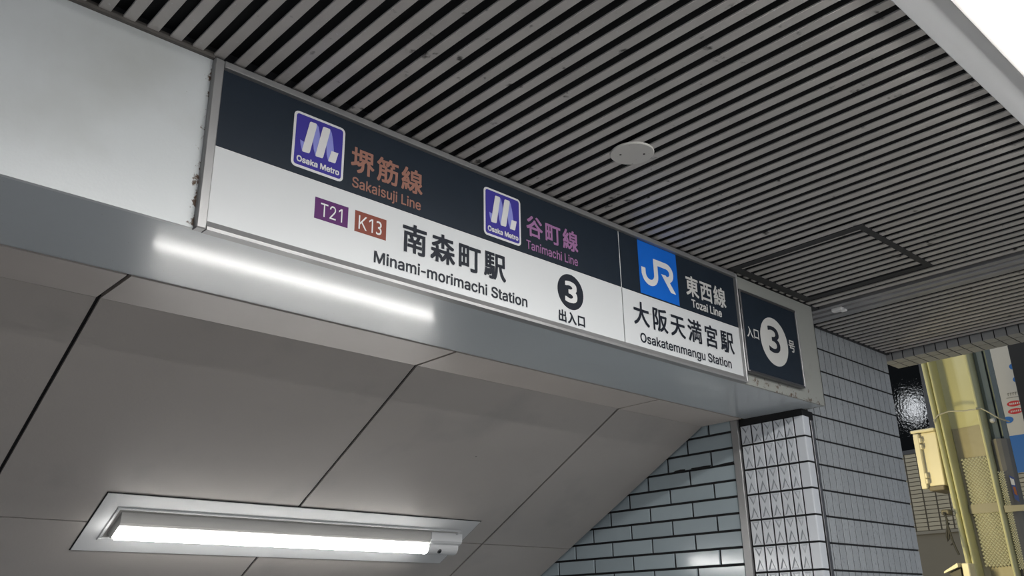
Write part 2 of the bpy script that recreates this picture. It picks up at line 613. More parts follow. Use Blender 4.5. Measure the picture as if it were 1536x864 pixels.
# ---- street wall with upright grey tiles
wall_front = MB().box(P(1.9875, YW + .0012, -0.909), P(2.5075, YW + .09, ZC + .02)).build('wall_front', M_joint, kind='structure')
OZ, OC = 0.6517, 0.03115
OP = (0.6517 - 0.0990) / 9
lowt = MB()
og = 0.0044
rt = {}
XR = 2.5115
for k in range(26):
    z0 = OZ - k * OP + og / 2
    z1 = OZ - (k - 1) * OP - og / 2
    if k == 0: z1 = ZC - .001
    if z0 < -0.909: z0 = -0.905
    if z1 < z0 + .004: break
    for c in range(18):
        b = XR - c * OC - (og * .36 if c else 0)
        a = XR - (c + 1) * OC + og * .36
        if b < 2.0: continue
        if a < 1.988: a = 1.9885
        if k <= 11:
            key = (round(b - a, 4), round(z1 - z0, 4))
            if key not in rt: rt[key] = tile_mesh('tile', M_otile, key[0] * D, key[1] * D, 0.009, 0.0012, 'y')
            piece('tile', rt[key], P(a, YW, z0), wall_front)
        else:
            lowt.box(P(a, YW, z0), P(b, YW + .005, z1))
    # return tiles on the wall's end
    if k <= 11:
        piece('end_tile', MB().box((0, 0, 0), (0.009, 0.085 * D, (z1 - z0) * D)).mesh('end_tile', M_otile), P(2.5078, YW + .0056, z0), wall_front)
lowt.build('tile_courses', M_otile, wall_front, kind='stuff')

# ---- tiled fascia along the canopy's far edge
FX = 2.516
fascia = MB().box(P(FX + .0015, -1.05, 0.6908), P(2.62, YW + .012, ZC + .25)).build('trim_5', M_joint, kind='structure')
FP = 0.03128
fz = 0.6895
face_t = MB().prism([Vector((0, 0, (ZC - fz) * D + .03)), Vector((0, 0, .002)), Vector((.002, 0, 0)), Vector((.0405 * D, 0, 0)), Vector((.0405 * D, 0, .008)), Vector((.009, 0, .008)), Vector((.009, 0, (ZC - fz) * D + .03))],
                     (0, (FP - .0032) * D, 0)).mesh('fascia_tile', M_ftile)
und_t = MB().box((0, 0, 0), (.0585 * D, (FP - .0032) * D, .008)).mesh('under_tile', M_ftile)
y = 1.0647 + .0016
n = 0
while y > -1.0:
    if n < 60:
        piece('fascia_tile', face_t, P(FX, y, fz), fascia)
        piece('under_tile', und_t, P(FX + .0437, y, fz), fascia)
    y -= FP
    n += 1

# ------------------------------------------------------------------ canopy ceiling fittings
def canopy_light(x0, x1, yf, yb, label, dm):
    root = empty('ceiling_light', P((x0 + x1) / 2, (yf + yb) / 2, ZC - .02))
    tag(root, label, 'light')
    s = -1 if yb < yf else 1
    g = lambda t: yf + (yb - yf) * t
    zt, zf = ZC + .012, ZC - .0035
    fl = MB()
    t0, t1 = 0.36, 0.65
    fl.box(P(x0, g(0), zt), P(x1, g(t0 - .06), zf), .0015)
    fl.box(P(x0, g(t1 + .06), zt), P(x1, g(1), zf), .0015)
    fl.box(P(x0, g(t0 - .06), zt), P(x0 + .05, g(t1 + .06), zf))
    fl.box(P(x1 - .05, g(t0 - .06), zt), P(x1, g(t1 + .06), zf))
    fl.build('flange', M_flange, root)
    rim = MB()
    for a, b in ((t0 - .06, t0), (t1, t1 + .06)):
        rim.box(P(x0 + .05, g(a), zt), P(x1 - .05, g(b), zf - .004), .001)
    rim.build('rim', M_reflector, root)
    w = []
    for i in range(9):
        an = math.pi * i / 8
        w.append(P(x0 + .052, g((t0 + t1) / 2 - (t1 - t0) / 2 * math.cos(an)), zf - .003 - .007 * math.sin(an)))
    MB().prism(w, (P(x1 - .052, 0, 0) - P(x0 + .052, 0, 0))).build('diffuser', dm, root, smooth=False)
    return root


canopy_light(0.20, 1.62, y_lamp1, y_lamp0, 'long white ceiling light with glowing diffuser, recessed among the dark slats', M_diff)
canopy_light(0.35, 1.90, -1.05, -1.22, 'white ceiling light of the canopy farther out, behind the viewer', M_diff_far)

# round blanking plate
cp = empty('ceiling_cover_plate', P(1.024, 0.795, ZC - .0035))
tag(cp, 'small round pale cover plate screwed to the slatted ceiling', 'cover plate')
MB().disc(P(1.024, 0.795, ZC - .0002), 0.0355 * D, .0055, (0, 0, -1), 48, .0015).build('plate', M_cover, cp)
for dx, dy in ((-.0135, .0135), (.0135, -.0135)):
    MB().disc(P(1.024 + dx, 0.795 + dy, ZC - .0034), .0032, .0008, (0, 0, -1), 12).build('screw', M_joint, cp)

# service hatch outline in the slats
h = empty('ceiling_hatch', P(1.745, 0.84, ZC))
tag(h, 'dark-framed square service hatch in the slatted ceiling beside the sign', 'hatch')
hx0, hx1, hy0, hy1, hw = 1.580, 1.905, 0.683, 0.990, 0.020
for a, b in (((hx0, hy0), (hx0 + hw, hy1)), ((hx1 - hw, hy0), (hx1, hy1)), ((hx0 + hw, hy0), (hx1 - hw, hy0 + hw * .7)), ((hx0 + hw, hy1 - hw), (hx1 - hw, hy1))):
    MB().box(P(a[0], a[1], ZC - .0012), P(b[0], b[1], ZC + .004)).build('frame_bar', M_hatch, h)

# shutter guide track across the ceiling
tr = empty('shutter_track', P((TRX0 + TRX1) / 2, 0.5, ZC - .003))
tag(tr, 'grey metal shutter track running across the slatted ceiling to the tiled wall', 'track')
w = TRX1 - TRX0
prof = [(0, .010), (0, -.001), (.20, -.001), (.24, .005), (.30, .005), (.34, -.003), (.56, -.003), (.60, .009), (.66, .009), (.70, -.0045), (1.0, -.0045), (1.0, .010)]
MB().prism([P(TRX0 + t * w, -1.05, ZC + z) for t, z in prof], (0, (1.05 + YW - .012) * D, 0)).build('channel', M_track, tr)
q = MB()
cx, cy = 2.002, 0.965
q.box(P(cx, cy - .016, ZC - .010), P(cx + .016, cy + .012, ZC - .001), .003)
q.box(P(cx + .004, cy - .024, ZC - .014), P(cx + .012, cy - .010, ZC - .008), .002)
q.build('catch', mat('catch_metal', (0.80, 0.80, 0.80), 0.3), tr)

# ------------------------------------------------------------------ signs
# outlines of the latin letters (x, y of point and handles, thousandths) and their advances
LATIN = {"g":{"-":[[[267,244,193,244,267,226],[267,188,267,207,193,188],[44,188,118,188,44,207],[44,244,44,226,118,244]]],"1":[[[276,509,250,509,276,339],[276,0,276,170,255,0],[212,0,234,0,212,149],[212,448,212,299,211,448],[209,448,210,448,168,418],[86,358,127,388,86,381],[86,427,86,404,123,454],[198,509,161,481,224,509]]],"2":[[[64,0,172,0,64,16],[64,47,64,32,121,108],[234,229,177,168,254,249],[282,282,270,267,295,298],[311,327,304,313,317,341],[320,371,320,356,320,390],[308,419,316,405,299,432],[273,449,288,442,259,456],[224,460,242,460,204,460],[172,447,187,456,158,439],[139,413,147,428,131,399],[127,362,127,382,107,362],[66,362,86,362,66,392],[86,442,72,419,100,465],[143,496,119,483,167,509],[225,516,194,516,255,516],[306,497,282,509,329,484],[361,445,348,467,374,424],[381,372,381,399,381,354],[371,318,378,335,364,300],[336,259,353,280,319,237],[267,180,296,211,229,140],[153,60,191,100,153,59],[153,57,153,58,231,57],[389,57,310,57,389,38],[389,0,389,19,281,0]]],"3":[[[60,425,60,448,95,441],[147,447,119,447,201,447],[235,371,235,418,235,324],[134,297,201,297,134,274],[134,230,134,252,207,233],[243,145,243,195,243,95],[161,63,211,63,124,63],[48,102,87,76,48,76],[48,23,48,49,84,4],[156,-6,121,-6,250,-6],[316,148,316,57,316,201],[243,269,294,254,289,295],[308,383,308,327,308,464],[158,516,249,516,120,516],[60,494,91,509,60,471]]],"K":[[[60,0,60,0,60,0],[60,509,60,509,60,509],[124,509,124,509,124,509],[124,245,124,245,124,245],[366,509,366,509,366,509],[446,509,446,509,446,509],[238,283,238,283,238,283],[452,0,452,0,452,0],[374,0,374,0,374,0],[194,237,194,237,194,237],[124,162,124,162,124,162],[124,0,124,0,124,0]]],"L":[[[60,0,160,0,60,170],[60,509,60,339,82,509],[125,509,103,509,125,358],[125,57,125,208,203,57],[361,57,282,57,361,38],[361,0,361,19,261,0]]],"M":[[[60,0,60,0,60,0],[60,509,60,509,60,509],[152,509,152,509,152,509],[314,118,314,118,314,118],[476,509,476,509,476,509],[568,509,568,509,568,509],[568,0,568,0,568,0],[506,0,506,0,506,0],[506,415,506,415,506,415],[338,0,338,0,338,0],[290,0,290,0,290,0],[122,415,122,415,122,415],[122,0,122,0,122,0]]],"O":[[[267,-7,311,-7,223,-7],[150,25,184,4,116,46],[70,115,90,76,50,154],[40,254,40,201,40,308],[70,393,50,354,90,432],[150,484,116,462,184,505],[267,516,223,516,311,516],[384,484,350,505,418,462],[464,393,444,432,483,354],[493,254,493,308,493,201],[464,115,483,154,444,76],[384,25,418,46,350,4]],[[267,53,236,53,297,53],[349,76,325,61,374,91],[408,144,394,114,423,174],[430,254,430,211,430,298],[408,365,423,335,394,395],[349,433,374,417,325,448],[267,456,297,456,236,456],[184,433,209,448,159,417],[125,364,140,394,111,334],[103,254,103,297,103,211],[125,144,111,174,140,114],[184,76,159,92,209,61]]],"S":[[[224,-9,263,-9,187,-9],[128,9,155,-3,100,21],[64,60,79,38,49,82],[38,137,40,107,60,137],[104,137,82,137,106,117],[123,88,112,101,134,75],[166,59,149,65,184,52],[224,49,203,49,247,49],[286,60,268,53,304,68],[329,92,319,78,340,105],[346,139,346,121,346,155],[332,179,341,169,323,189],[296,205,311,198,281,211],[245,222,264,217,224,228],[184,239,204,234,142,251],[86,289,109,268,63,311],[52,372,52,339,52,401],[75,448,60,426,90,469],[138,498,111,486,164,510],[227,516,194,516,261,516],[316,498,290,510,342,486],[377,449,362,469,392,428],[401,378,400,404,380,378],[337,378,358,378,335,403],[302,437,323,423,281,451],[225,459,256,459,203,459],[167,448,184,455,151,441],[129,418,138,431,120,406],[115,376,115,391,115,358],[131,334,120,344,142,323],[169,308,154,314,184,302],[212,293,199,297,230,289],[264,279,247,284,279,275],[312,264,295,270,328,257],[359,238,344,248,373,227],[395,198,385,214,404,181],[408,139,408,162,408,111],[386,64,401,86,372,41],[323,11,351,24,296,-2]]],"T":[[[32,452,85,452,32,471],[32,509,32,490,160,509],[417,509,288,509,417,490],[417,452,417,471,363,452],[257,452,310,452,257,301],[257,0,257,151,235,0],[193,0,214,0,193,151],[193,452,193,301,139,452]]],"a":[[[160,-9,182,-9,136,-9],[94,5,114,-4,75,14],[48,45,59,27,36,62],[30,108,30,83,30,130],[43,161,35,147,52,175],[78,193,63,185,92,201],[125,211,108,207,143,215],[178,220,160,218,201,223],[234,227,219,225,248,228],[265,235,258,231,272,239],[276,255,276,245,276,255],[276,257,276,256,276,272],[267,297,273,286,261,308],[240,322,252,316,228,328],[196,331,213,331,178,331],[149,322,162,328,136,317],[118,301,126,309,110,292],[100,274,104,283,80,280],[41,291,61,285,50,314],[79,346,62,332,95,360],[133,375,113,369,153,381],[194,384,173,384,208,384],[239,379,223,383,255,376],[286,360,271,370,301,351],[322,320,313,338,332,303],[337,251,337,280,337,168],[337,0,337,84,317,0],[277,0,297,0,277,17],[277,52,277,35,275,52],[272,52,274,52,268,43],[252,25,261,34,243,15],[215,1,230,7,200,-5]],[[170,45,155,45,193,45],[228,59,212,50,243,68],[263,93,255,79,271,107],[276,138,276,122,276,155],[276,190,276,173,273,187],[259,182,268,184,251,180],[231,176,242,178,221,174],[200,171,210,172,190,170],[175,168,182,169,161,166],[134,159,147,163,121,154],[103,139,111,148,96,131],[92,105,92,119,92,92],[102,72,95,81,109,63],[130,52,118,57,142,48]]],"c":[[[207,-8,226,-8,173,-8],[117,16,143,0,91,33],[56,85,71,56,41,114],[34,187,34,149,34,227],[56,291,41,262,71,321],[117,360,91,343,143,376],[207,384,173,384,226,384],[260,377,243,382,276,372],[305,356,292,365,319,347],[340,322,330,335,350,309],[362,277,357,294,342,272],[303,262,322,267,300,272],[290,289,296,281,285,297],[270,311,278,305,262,317],[242,325,253,322,232,328],[207,330,220,330,182,330],[145,310,161,323,129,297],[108,258,116,280,100,237],[96,187,96,213,96,162],[108,117,100,139,116,96],[145,66,129,79,161,53],[207,46,182,46,220,46],[243,52,232,48,253,55],[271,66,263,60,279,72],[292,89,286,80,297,97],[304,117,301,107,324,112],[363,102,343,107,358,85],[341,56,351,70,332,43],[306,21,320,31,293,12],[261,-1,277,4,244,-6]]],"e":[[[212,-8,238,-8,175,-8],[117,16,143,0,90,33],[56,85,70,56,41,114],[34,187,34,148,34,226],[55,290,41,260,69,319],[115,359,89,343,141,376],[205,384,171,384,226,384],[266,374,246,381,285,367],[319,341,303,356,335,326],[357,282,348,306,366,258],[371,194,371,228,371,186],[371,169,371,178,272,169],[75,169,174,169,75,187],[75,221,75,204,163,221],[338,221,250,221,329,215],[310,202,319,208,310,227],[298,269,306,249,290,288],[263,314,278,303,247,325],[205,330,228,330,182,330],[146,313,163,325,130,302],[109,270,118,288,100,251],[96,211,96,232,96,200],[96,178,96,189,96,150],[110,106,101,126,120,87],[151,61,134,72,168,51],[212,46,189,46,228,46],[254,53,241,48,266,57],[285,73,277,64,294,82],[306,105,301,93,325,101],[365,91,345,96,359,71],[335,39,349,54,321,24],[283,4,303,13,262,-4]]],"g":[[[207,-151,238,-151,179,-151],[134,-140,155,-147,113,-132],[82,-110,96,-123,69,-98],[51,-69,58,-84,67,-60],[101,-41,84,-50,107,-49],[122,-66,113,-57,130,-75],[154,-88,141,-82,168,-94],[207,-97,186,-97,238,-97],[282,-75,263,-90,302,-60],[311,-6,311,-37,311,19],[311,68,311,44,310,68],[306,68,308,68,301,60],[287,41,295,51,278,32],[252,16,267,23,238,8],[195,5,219,5,164,5],[113,27,137,12,88,41],[55,90,69,62,41,118],[34,191,34,152,34,230],[55,293,41,264,69,322],[112,361,88,345,137,376],[196,384,165,384,220,384],[253,373,239,381,268,365],[288,346,280,356,297,336],[308,319,303,327,309,319],[313,319,311,319,313,339],[313,379,313,359,333,379],[372,379,353,379,372,250],[372,-9,372,121,372,-42],[350,-90,365,-69,335,-111],[291,-136,316,-126,266,-146]],[[205,59,181,59,228,59],[264,75,248,64,280,86],[300,121,292,101,308,141],[312,193,312,165,312,220],[300,264,308,243,292,284],[264,312,280,301,248,324],[205,330,228,330,181,330],[145,312,161,324,129,299],[109,262,117,283,100,242],[96,193,96,219,96,166],[109,123,100,143,117,103],[145,76,129,87,162,65]]],"h":[[[114,227,114,249,114,151],[114,0,114,76,93,0],[53,0,73,0,53,170],[53,509,53,339,73,509],[114,509,93,509,114,435],[114,287,114,361,110,287],[102,287,106,287,114,322],[152,362,131,347,174,377],[227,384,199,384,253,384],[295,369,276,379,315,358],[341,321,330,342,352,299],[357,240,357,273,357,160],[357,0,357,80,337,0],[296,0,316,0,296,78],[296,235,296,157,296,265],[273,304,288,288,258,321],[210,329,237,329,192,329],[161,317,175,325,146,309],[126,283,135,298,118,267]]],"i":[[[53,0,73,0,53,126],[53,379,53,253,73,379],[114,379,93,379,114,253],[114,0,114,126,93,0]],[[84,443,95,443,72,443],[54,455,62,447,45,462],[41,483,41,472,41,494],[54,512,45,504,62,520],[84,524,72,524,95,524],[114,512,106,520,122,504],[126,483,126,494,126,472],[114,455,122,462,106,447]]],"j":[[[53,379,53,243,73,379],[114,379,93,379,114,243],[114,-30,114,106,114,-53],[102,-90,110,-73,93,-107],[65,-129,81,-120,48,-138],[4,-143,28,-143,-1,-143],[-10,-143,-5,-143,-10,-124],[-10,-87,-10,-105,-6,-87],[2,-87,-2,-87,20,-87],[40,-72,32,-82,49,-62],[53,-29,53,-48,53,107]],[[83,443,95,443,72,443],[53,455,62,447,45,462],[41,483,41,472,41,494],[53,512,45,504,62,520],[83,524,72,524,95,524],[114,512,105,520,122,504],[126,483,126,494,126,472],[114,455,122,462,105,447]]],"k":[[[110,137,132,158,110,162],[110,212,110,187,113,212],[121,212,117,212,175,268],[284,379,230,323,310,379],[360,379,335,379,301,319],[184,199,243,259,182,199],[177,199,179,199,155,178]],[[53,0,73,0,53,170],[53,509,53,339,73,509],[114,509,93,509,114,339],[114,0,114,170,93,0]],[[294,0,320,0,245,62],[148,186,197,124,162,200],[191,229,177,214,252,152],[372,0,312,76,346,0]]],"m":[[[53,0,73,0,53,126],[53,379,53,253,72,379],[112,379,92,379,112,351],[112,295,112,323,111,295],[108,295,109,295,113,316],[132,346,121,332,144,359],[172,376,157,369,187,383],[219,386,203,386,247,386],[287,361,270,378,305,344],[321,295,316,322,318,295],[312,295,315,295,317,313],[337,343,325,329,349,357],[381,375,364,367,398,382],[437,386,416,386,459,386],[497,372,479,381,515,362],[541,328,530,348,551,309],[557,255,557,285,557,170],[557,0,557,85,536,0],[496,0,516,0,496,85],[496,254,496,169,496,281],[473,313,488,301,457,325],[419,330,439,330,402,330],[374,320,387,327,362,313],[345,290,352,303,339,278],[335,247,335,263,335,165],[335,0,335,82,315,0],[274,0,295,0,274,87],[274,260,274,173,274,281],[253,311,267,298,239,324],[199,330,221,330,185,330],[158,320,171,327,144,313],[126,289,134,303,118,276],[114,238,114,258,114,159],[114,0,114,79,93,0]]],"n":[[[114,227,114,249,114,151],[114,0,114,76,93,0],[53,0,73,0,53,126],[53,379,53,253,72,379],[112,379,92,379,112,349],[112,287,112,318,109,287],[102,287,106,287,114,322],[152,362,131,347,174,377],[227,384,199,384,253,384],[295,369,276,379,314,358],[341,321,330,342,352,299],[357,240,357,273,357,160],[357,0,357,80,337,0],[296,0,316,0,296,78],[296,235,296,157,296,265],[273,304,288,288,258,321],[210,329,237,329,192,329],[161,317,175,325,146,309],[126,283,135,298,118,267]]],"o":[[[207,-8,242,-8,173,-8],[117,16,143,0,91,33],[56,85,71,56,41,114],[34,187,34,149,34,227],[56,291,41,262,71,321],[117,360,91,343,143,376],[207,384,173,384,242,384],[299,360,273,376,325,343],[359,291,345,321,374,262],[381,187,381,227,381,149],[359,85,374,114,345,56],[299,16,325,33,273,0]],[[207,46,182,46,233,46],[270,66,254,53,287,79],[307,117,299,96,315,139],[319,187,319,162,319,213],[307,258,315,236,299,280],[270,310,287,297,254,323],[207,330,233,330,182,330],[145,310,161,323,129,297],[108,258,116,280,100,237],[96,187,96,213,96,162],[108,117,100,139,116,96],[145,66,129,79,161,53]]],"r":[[[53,0,73,0,53,126],[53,379,53,253,72,379],[112,379,92,379,112,360],[112,321,112,340,113,321],[115,321,114,321,122,340],[152,367,135,355,170,379],[213,385,190,385,218,385],[229,384,223,385,235,384],[243,384,240,384,243,363],[243,322,243,343,242,323],[230,324,237,323,223,325],[207,326,215,326,189,326],[159,315,173,322,145,307],[126,284,134,297,118,270],[114,237,114,255,114,158],[114,0,114,79,93,0]]],"s":[[[182,-8,211,-8,156,-8],[112,3,133,-4,92,11],[62,38,75,23,49,53],[36,94,40,72,55,98],[94,107,74,102,99,86],[124,60,109,70,139,50],[181,45,158,45,208,45],[244,62,229,51,260,74],[268,103,268,87,268,116],[254,136,263,127,245,144],[212,155,231,151,191,160],[149,170,170,165,115,178],[72,208,89,191,55,225],[47,274,47,247,47,296],[65,332,53,315,77,348],[115,370,94,361,136,380],[187,384,160,384,213,384],[254,372,235,380,272,365],[299,339,287,353,310,325],[324,290,319,309,305,286],[268,277,287,281,263,292],[243,316,255,304,230,327],[187,333,212,333,165,333],[131,317,146,327,116,306],[109,277,109,293,109,263],[124,243,114,252,134,235],[172,223,150,228,191,218],[229,209,210,214,264,201],[306,171,290,188,323,154],[331,107,331,133,331,84],[312,47,325,64,300,30],[260,6,282,16,237,-3]]],"t":[[[204,379,138,379,204,362],[204,327,204,344,138,327],[6,327,72,327,6,344],[6,379,6,362,72,379]],[[65,471,65,345,85,471],[126,471,106,471,126,347],[126,98,126,222,126,81],[136,61,129,69,143,54],[170,50,154,50,174,50],[185,51,179,50,191,52],[202,54,197,53,206,36],[213,2,209,19,207,0],[192,-3,200,-2,184,-4],[168,-4,176,-4,136,-4],[92,21,110,4,74,38],[65,93,65,62,65,219]]],"u":[[[182,-5,211,-5,157,-5],[115,11,134,0,95,21],[69,59,80,37,58,80],[53,139,53,107,53,219],[53,379,53,299,73,379],[114,379,93,379,114,301],[114,144,114,222,114,114],[137,75,121,91,152,58],[200,50,173,50,218,50],[249,62,235,54,264,70],[283,97,275,81,292,112],[296,153,296,131,296,228],[296,379,296,304,316,379],[357,379,337,379,357,253],[357,0,357,126,337,0],[298,0,318,0,298,31],[298,92,298,61,301,92],[307,92,304,92,295,57],[257,17,279,32,235,2]]],"z":[[[42,0,141,0,42,15],[42,46,42,30,112,137],[254,320,183,228,254,321],[254,323,254,322,185,323],[48,323,117,323,48,342],[48,379,48,361,143,379],[333,379,238,379,333,363],[333,331,333,347,264,241],[126,60,195,150,126,59],[126,56,126,58,197,56],[339,56,268,56,339,38],[339,0,339,19,240,0]]]},"a":{" ":188,"-":320,"1":453,"2":453,"3":453,"K":467,"L":393,"M":628,"O":533,"S":447,"T":449,"a":389,"c":396,"e":404,"g":425,"h":410,"i":167,"j":167,"k":381,"m":610,"n":410,"o":415,"r":259,"s":365,"t":227,"u":410,"z":380}}


def latin_mesh(word):
    cu = bpy.data.curves.new('lettering', 'CURVE')
    cu.dimensions = '2D'
    cu.fill_mode = 'BOTH'
    cu.resolution_u = 4
    xo = 0
    for ch in word:
        for sp in LATIN['g'].get(ch, []):
            b = cu.splines.new('BEZIER')
            b.bezier_points.add(len(sp) - 1)
            b.use_cyclic_u = True
            for p, d in zip(b.bezier_points, sp):
                d = [q / 1000 for q in d]
                p.co = (d[0] + xo, d[1], 0)
                p.handle_left_type = p.handle_right_type = 'FREE'
                p.handle_left = (d[2] + xo, d[3], 0)
                p.handle_right = (d[4] + xo, d[5], 0)
        xo += (LATIN['a'][ch] - (70 if ch == '1' else 0)) / 1000
    ob = bpy.data.objects.new('lettering_source', cu)
    COL.objects.link(ob)
    dg = bpy.context.evaluated_depsgraph_get()
    dg.update()
    me = bpy.data.meshes.new_from_object(ob.evaluated_get(dg))
    bpy.data.objects.remove(ob)
    bpy.data.curves.remove(cu)
    return me

YP = 0.9965        # face of the printed panels
LAY = [0]


def flat(name, polys, m, parent, level, label=None):
    """flat print: polygons in sign coordinates lying level steps in front of the panel"""
    q = MB()
    y = YP - level * 0.00035
    for p in polys:
        q.prism([P(a, y, b) for a, b in p], (0, 0.0003 * D, 0))
    o = q.build(name, m, parent)
    if label: o['label'] = label
    return o


def glyph_mesh(s, bold, shear=0):
    cu = bpy.data.curves.new('lettering', 'FONT')
    cu.body = s
    cu.offset = bold
    cu.resolution_u = 4
    cu.size = 1.0
    ob = bpy.data.objects.new('lettering_source', cu)
    COL.objects.link(ob)
    dg = bpy.context.evaluated_depsgraph_get()
    dg.update()
    me = bpy.data.meshes.new_from_object(ob.evaluated_get(dg))
    bpy.data.objects.remove(ob)
    bpy.data.curves.remove(cu)
    return me


def lettering(s, x0, x1, zt, zb, m, parent, level=2, bold=0.0, cjk=False, label=None):
    """write s between x0 and x1; latin: zt/zb are cap line and baseline, cjk: top and bottom of the characters.
    Weight is gained by printing the outline a few times, shifted by bold."""
    verts, faces = [], []
    h_ = zt - zb

    def add(me, fx, fz):
        n = 0
        shifts = [(0, 0)] if bold == 0 else [(0, 0), (-1, -1), (1, 1), (-1, 1), (1, -1), (0, 1), (0, -1), (1, 0), (-1, 0)]
        for dx, dz in shifts:
            base = len(verts)
            y = YP - level * 0.00035 - n * 0.00002
            for v in me.vertices:
                verts.append(P(fx(v.co.x) + dx * bold * h_, y, fz(v.co.y) + dz * bold * h_))
            for p in me.polygons:
                faces.append([base + q for q in p.vertices])
            n += 1
        bpy.data.meshes.remove(me)
    if cjk:
        n = len(s)
        cw = min(h_ * 1.0, (x1 - x0) / n * 0.97) if n > 1 else x1 - x0
        for i, c in enumerate(s):
            xc = x0 + cw / 2 + (x1 - x0 - cw) * i / (n - 1) if n > 1 else (x0 + x1) / 2
            add(glyph_mesh(c, 0), lambda v: xc + (v - 0.5) / 0.95 * cw, lambda v: zb + (v + 0.085) / 0.925 * h_)
    else:
        me = latin_mesh(s)
        xs = [v.co.x for v in me.vertices]
        a, b = min(xs), max(xs)
        add(me, lambda v: x0 + (v - a) / (b - a) * (x1 - x0), lambda v: zb + v / 0.509 * h_)
    me = bpy.data.meshes.new('lettering')
    c = P((x0 + x1) / 2, YP - level * 0.00035, zb)
    me.from_pydata([v - c for v in verts], [], faces)
    me.materials.append(m)
    o = bpy.data.objects.new('lettering', me)
    COL.objects.link(o)
    o.location = c
    place(o, parent)
    if label: o['label'] = label
    return o


def rrect(x0, x1, z0, z1, r, n=5):
    pts = []
    for cx, cz, a0 in ((x1 - r, z1 - r, 0), (x0 + r, z1 - r, 90), (x0 + r, z0 + r, 180), (x1 - r, z0 + r, 270)):
        for i in range(n + 1):
            a = math.radians(a0 + 90 * i / n)
            pts.append((cx + r * math.cos(a), cz + r * math.sin(a)))
    return pts


def circle(cx, cz, r, n=48):
    return [(cx + r * math.cos(2 * math.pi * i / n), cz + r * math.sin(2 * math.pi * i / n)) for i in range(n)]


def stroke(pts, w):
    """one mitred outline of constant width along a polyline"""
    L_, R_ = [], []
    n = len(pts)
    for i, p in enumerate(pts):
        p = Vector(p)
        d0 = (p - Vector(pts[i - 1])).normalized() if i else None
        d1 = (Vector(pts[i + 1]) - p).normalized() if i < n - 1 else None
        t = (d0 or d1) if (d0 is None or d1 is None) else (d0 + d1).normalized()
        k = 1.0 if (d0 is None or d1 is None) else 1 / max(.6, (Vector((-t.y, t.x))).dot(Vector((-d0.y, d0.x))))
        nn = Vector((-t.y, t.x)) * w / 2 * k
        L_.append(tuple(p + nn)); R_.append(tuple(p - nn))
    out = [L_ + R_[::-1]]
    return out


def band(left, right_):
    return left + right_[::-1]


sign = empty('station_sign', P(1.01, 0.99, 0.4591))
tag(sign, 'long black-over-white station name sign in an aluminium frame on the beam', 'sign')
fx0, fx1, fz0, fz1 = 0.4025, 1.6125, 0.4600, 0.7062
fr = MB()
yf0 = 0.9885
fr.box(P(fx0, yf0, fz0), P(fx0 + .0135, 1.003, fz1), .0025)
fr.build('frame_bar', M_alu, sign)
MB().box(P(fx1 - .0055, yf0, fz0 + .001), P(fx1, 1.003, fz1 - .001), .0025).build('frame_bar', M_alu, sign)
MB().box(P(fx0 + .0137, yf0, fz1 - .0095), P(fx1 - .0057, 1.003, fz1), .0015).build('frame_bar', M_alu, sign)
q = MB()
q.prism([P(fx0 + .0137, y, z) for y, z in ((yf0, fz0), (yf0, fz0 + .0045), (YP - .0015, fz0 + .0145), (1.003, fz0 + .0145), (1.003, fz0))], ((fx1 - fx0 - .0194) * D, 0, 0))
q.build('frame_bar', M_alu, sign)
ZD = 0.5820
XD = 1.2225
pz0, pz1 = fz0 + .013, fz1 - .0085
for a, b in ((fx0 + .0125, XD - .0012), (XD + .0012, fx1 - .005)):
    MB().box(P(a, YP, ZD), P(b, YP + .004, pz1)).build('upper_panel', M_sign_black, sign, label='black line-name panel')
    MB().box(P(a, YP, pz0), P(b, YP + .004, ZD - .0002)).build('lower_panel', M_sign_white, sign, label='white station-name panel')
MB().box(P(XD - .0012, YP + .0005, ZD), P(XD + .0012, YP + .004, pz1)).build('divider', M_print_white, sign, label='white strip painted as the lit edge between the two black panels')  # light caught on the acrylic edge, painted as a white strip
MB().box(P(XD - .0010, YP + .0015, pz0), P(XD + .0010, YP + .004, ZD)).build('divider', M_joint, sign, label='dark joint between the two white panels')
# thin bright edge line where black meets white
flat('edge_line', [[(fx0 + .013, ZD - .0012), (XD - .0012, ZD - .0012), (XD - .0012, ZD), (fx0 + .013, ZD)], [(XD + .0012, ZD - .0012), (fx1 - .005, ZD - .0012), (fx1 - .005, ZD), (XD + .0012, ZD)]], M_print_white, sign, 1)


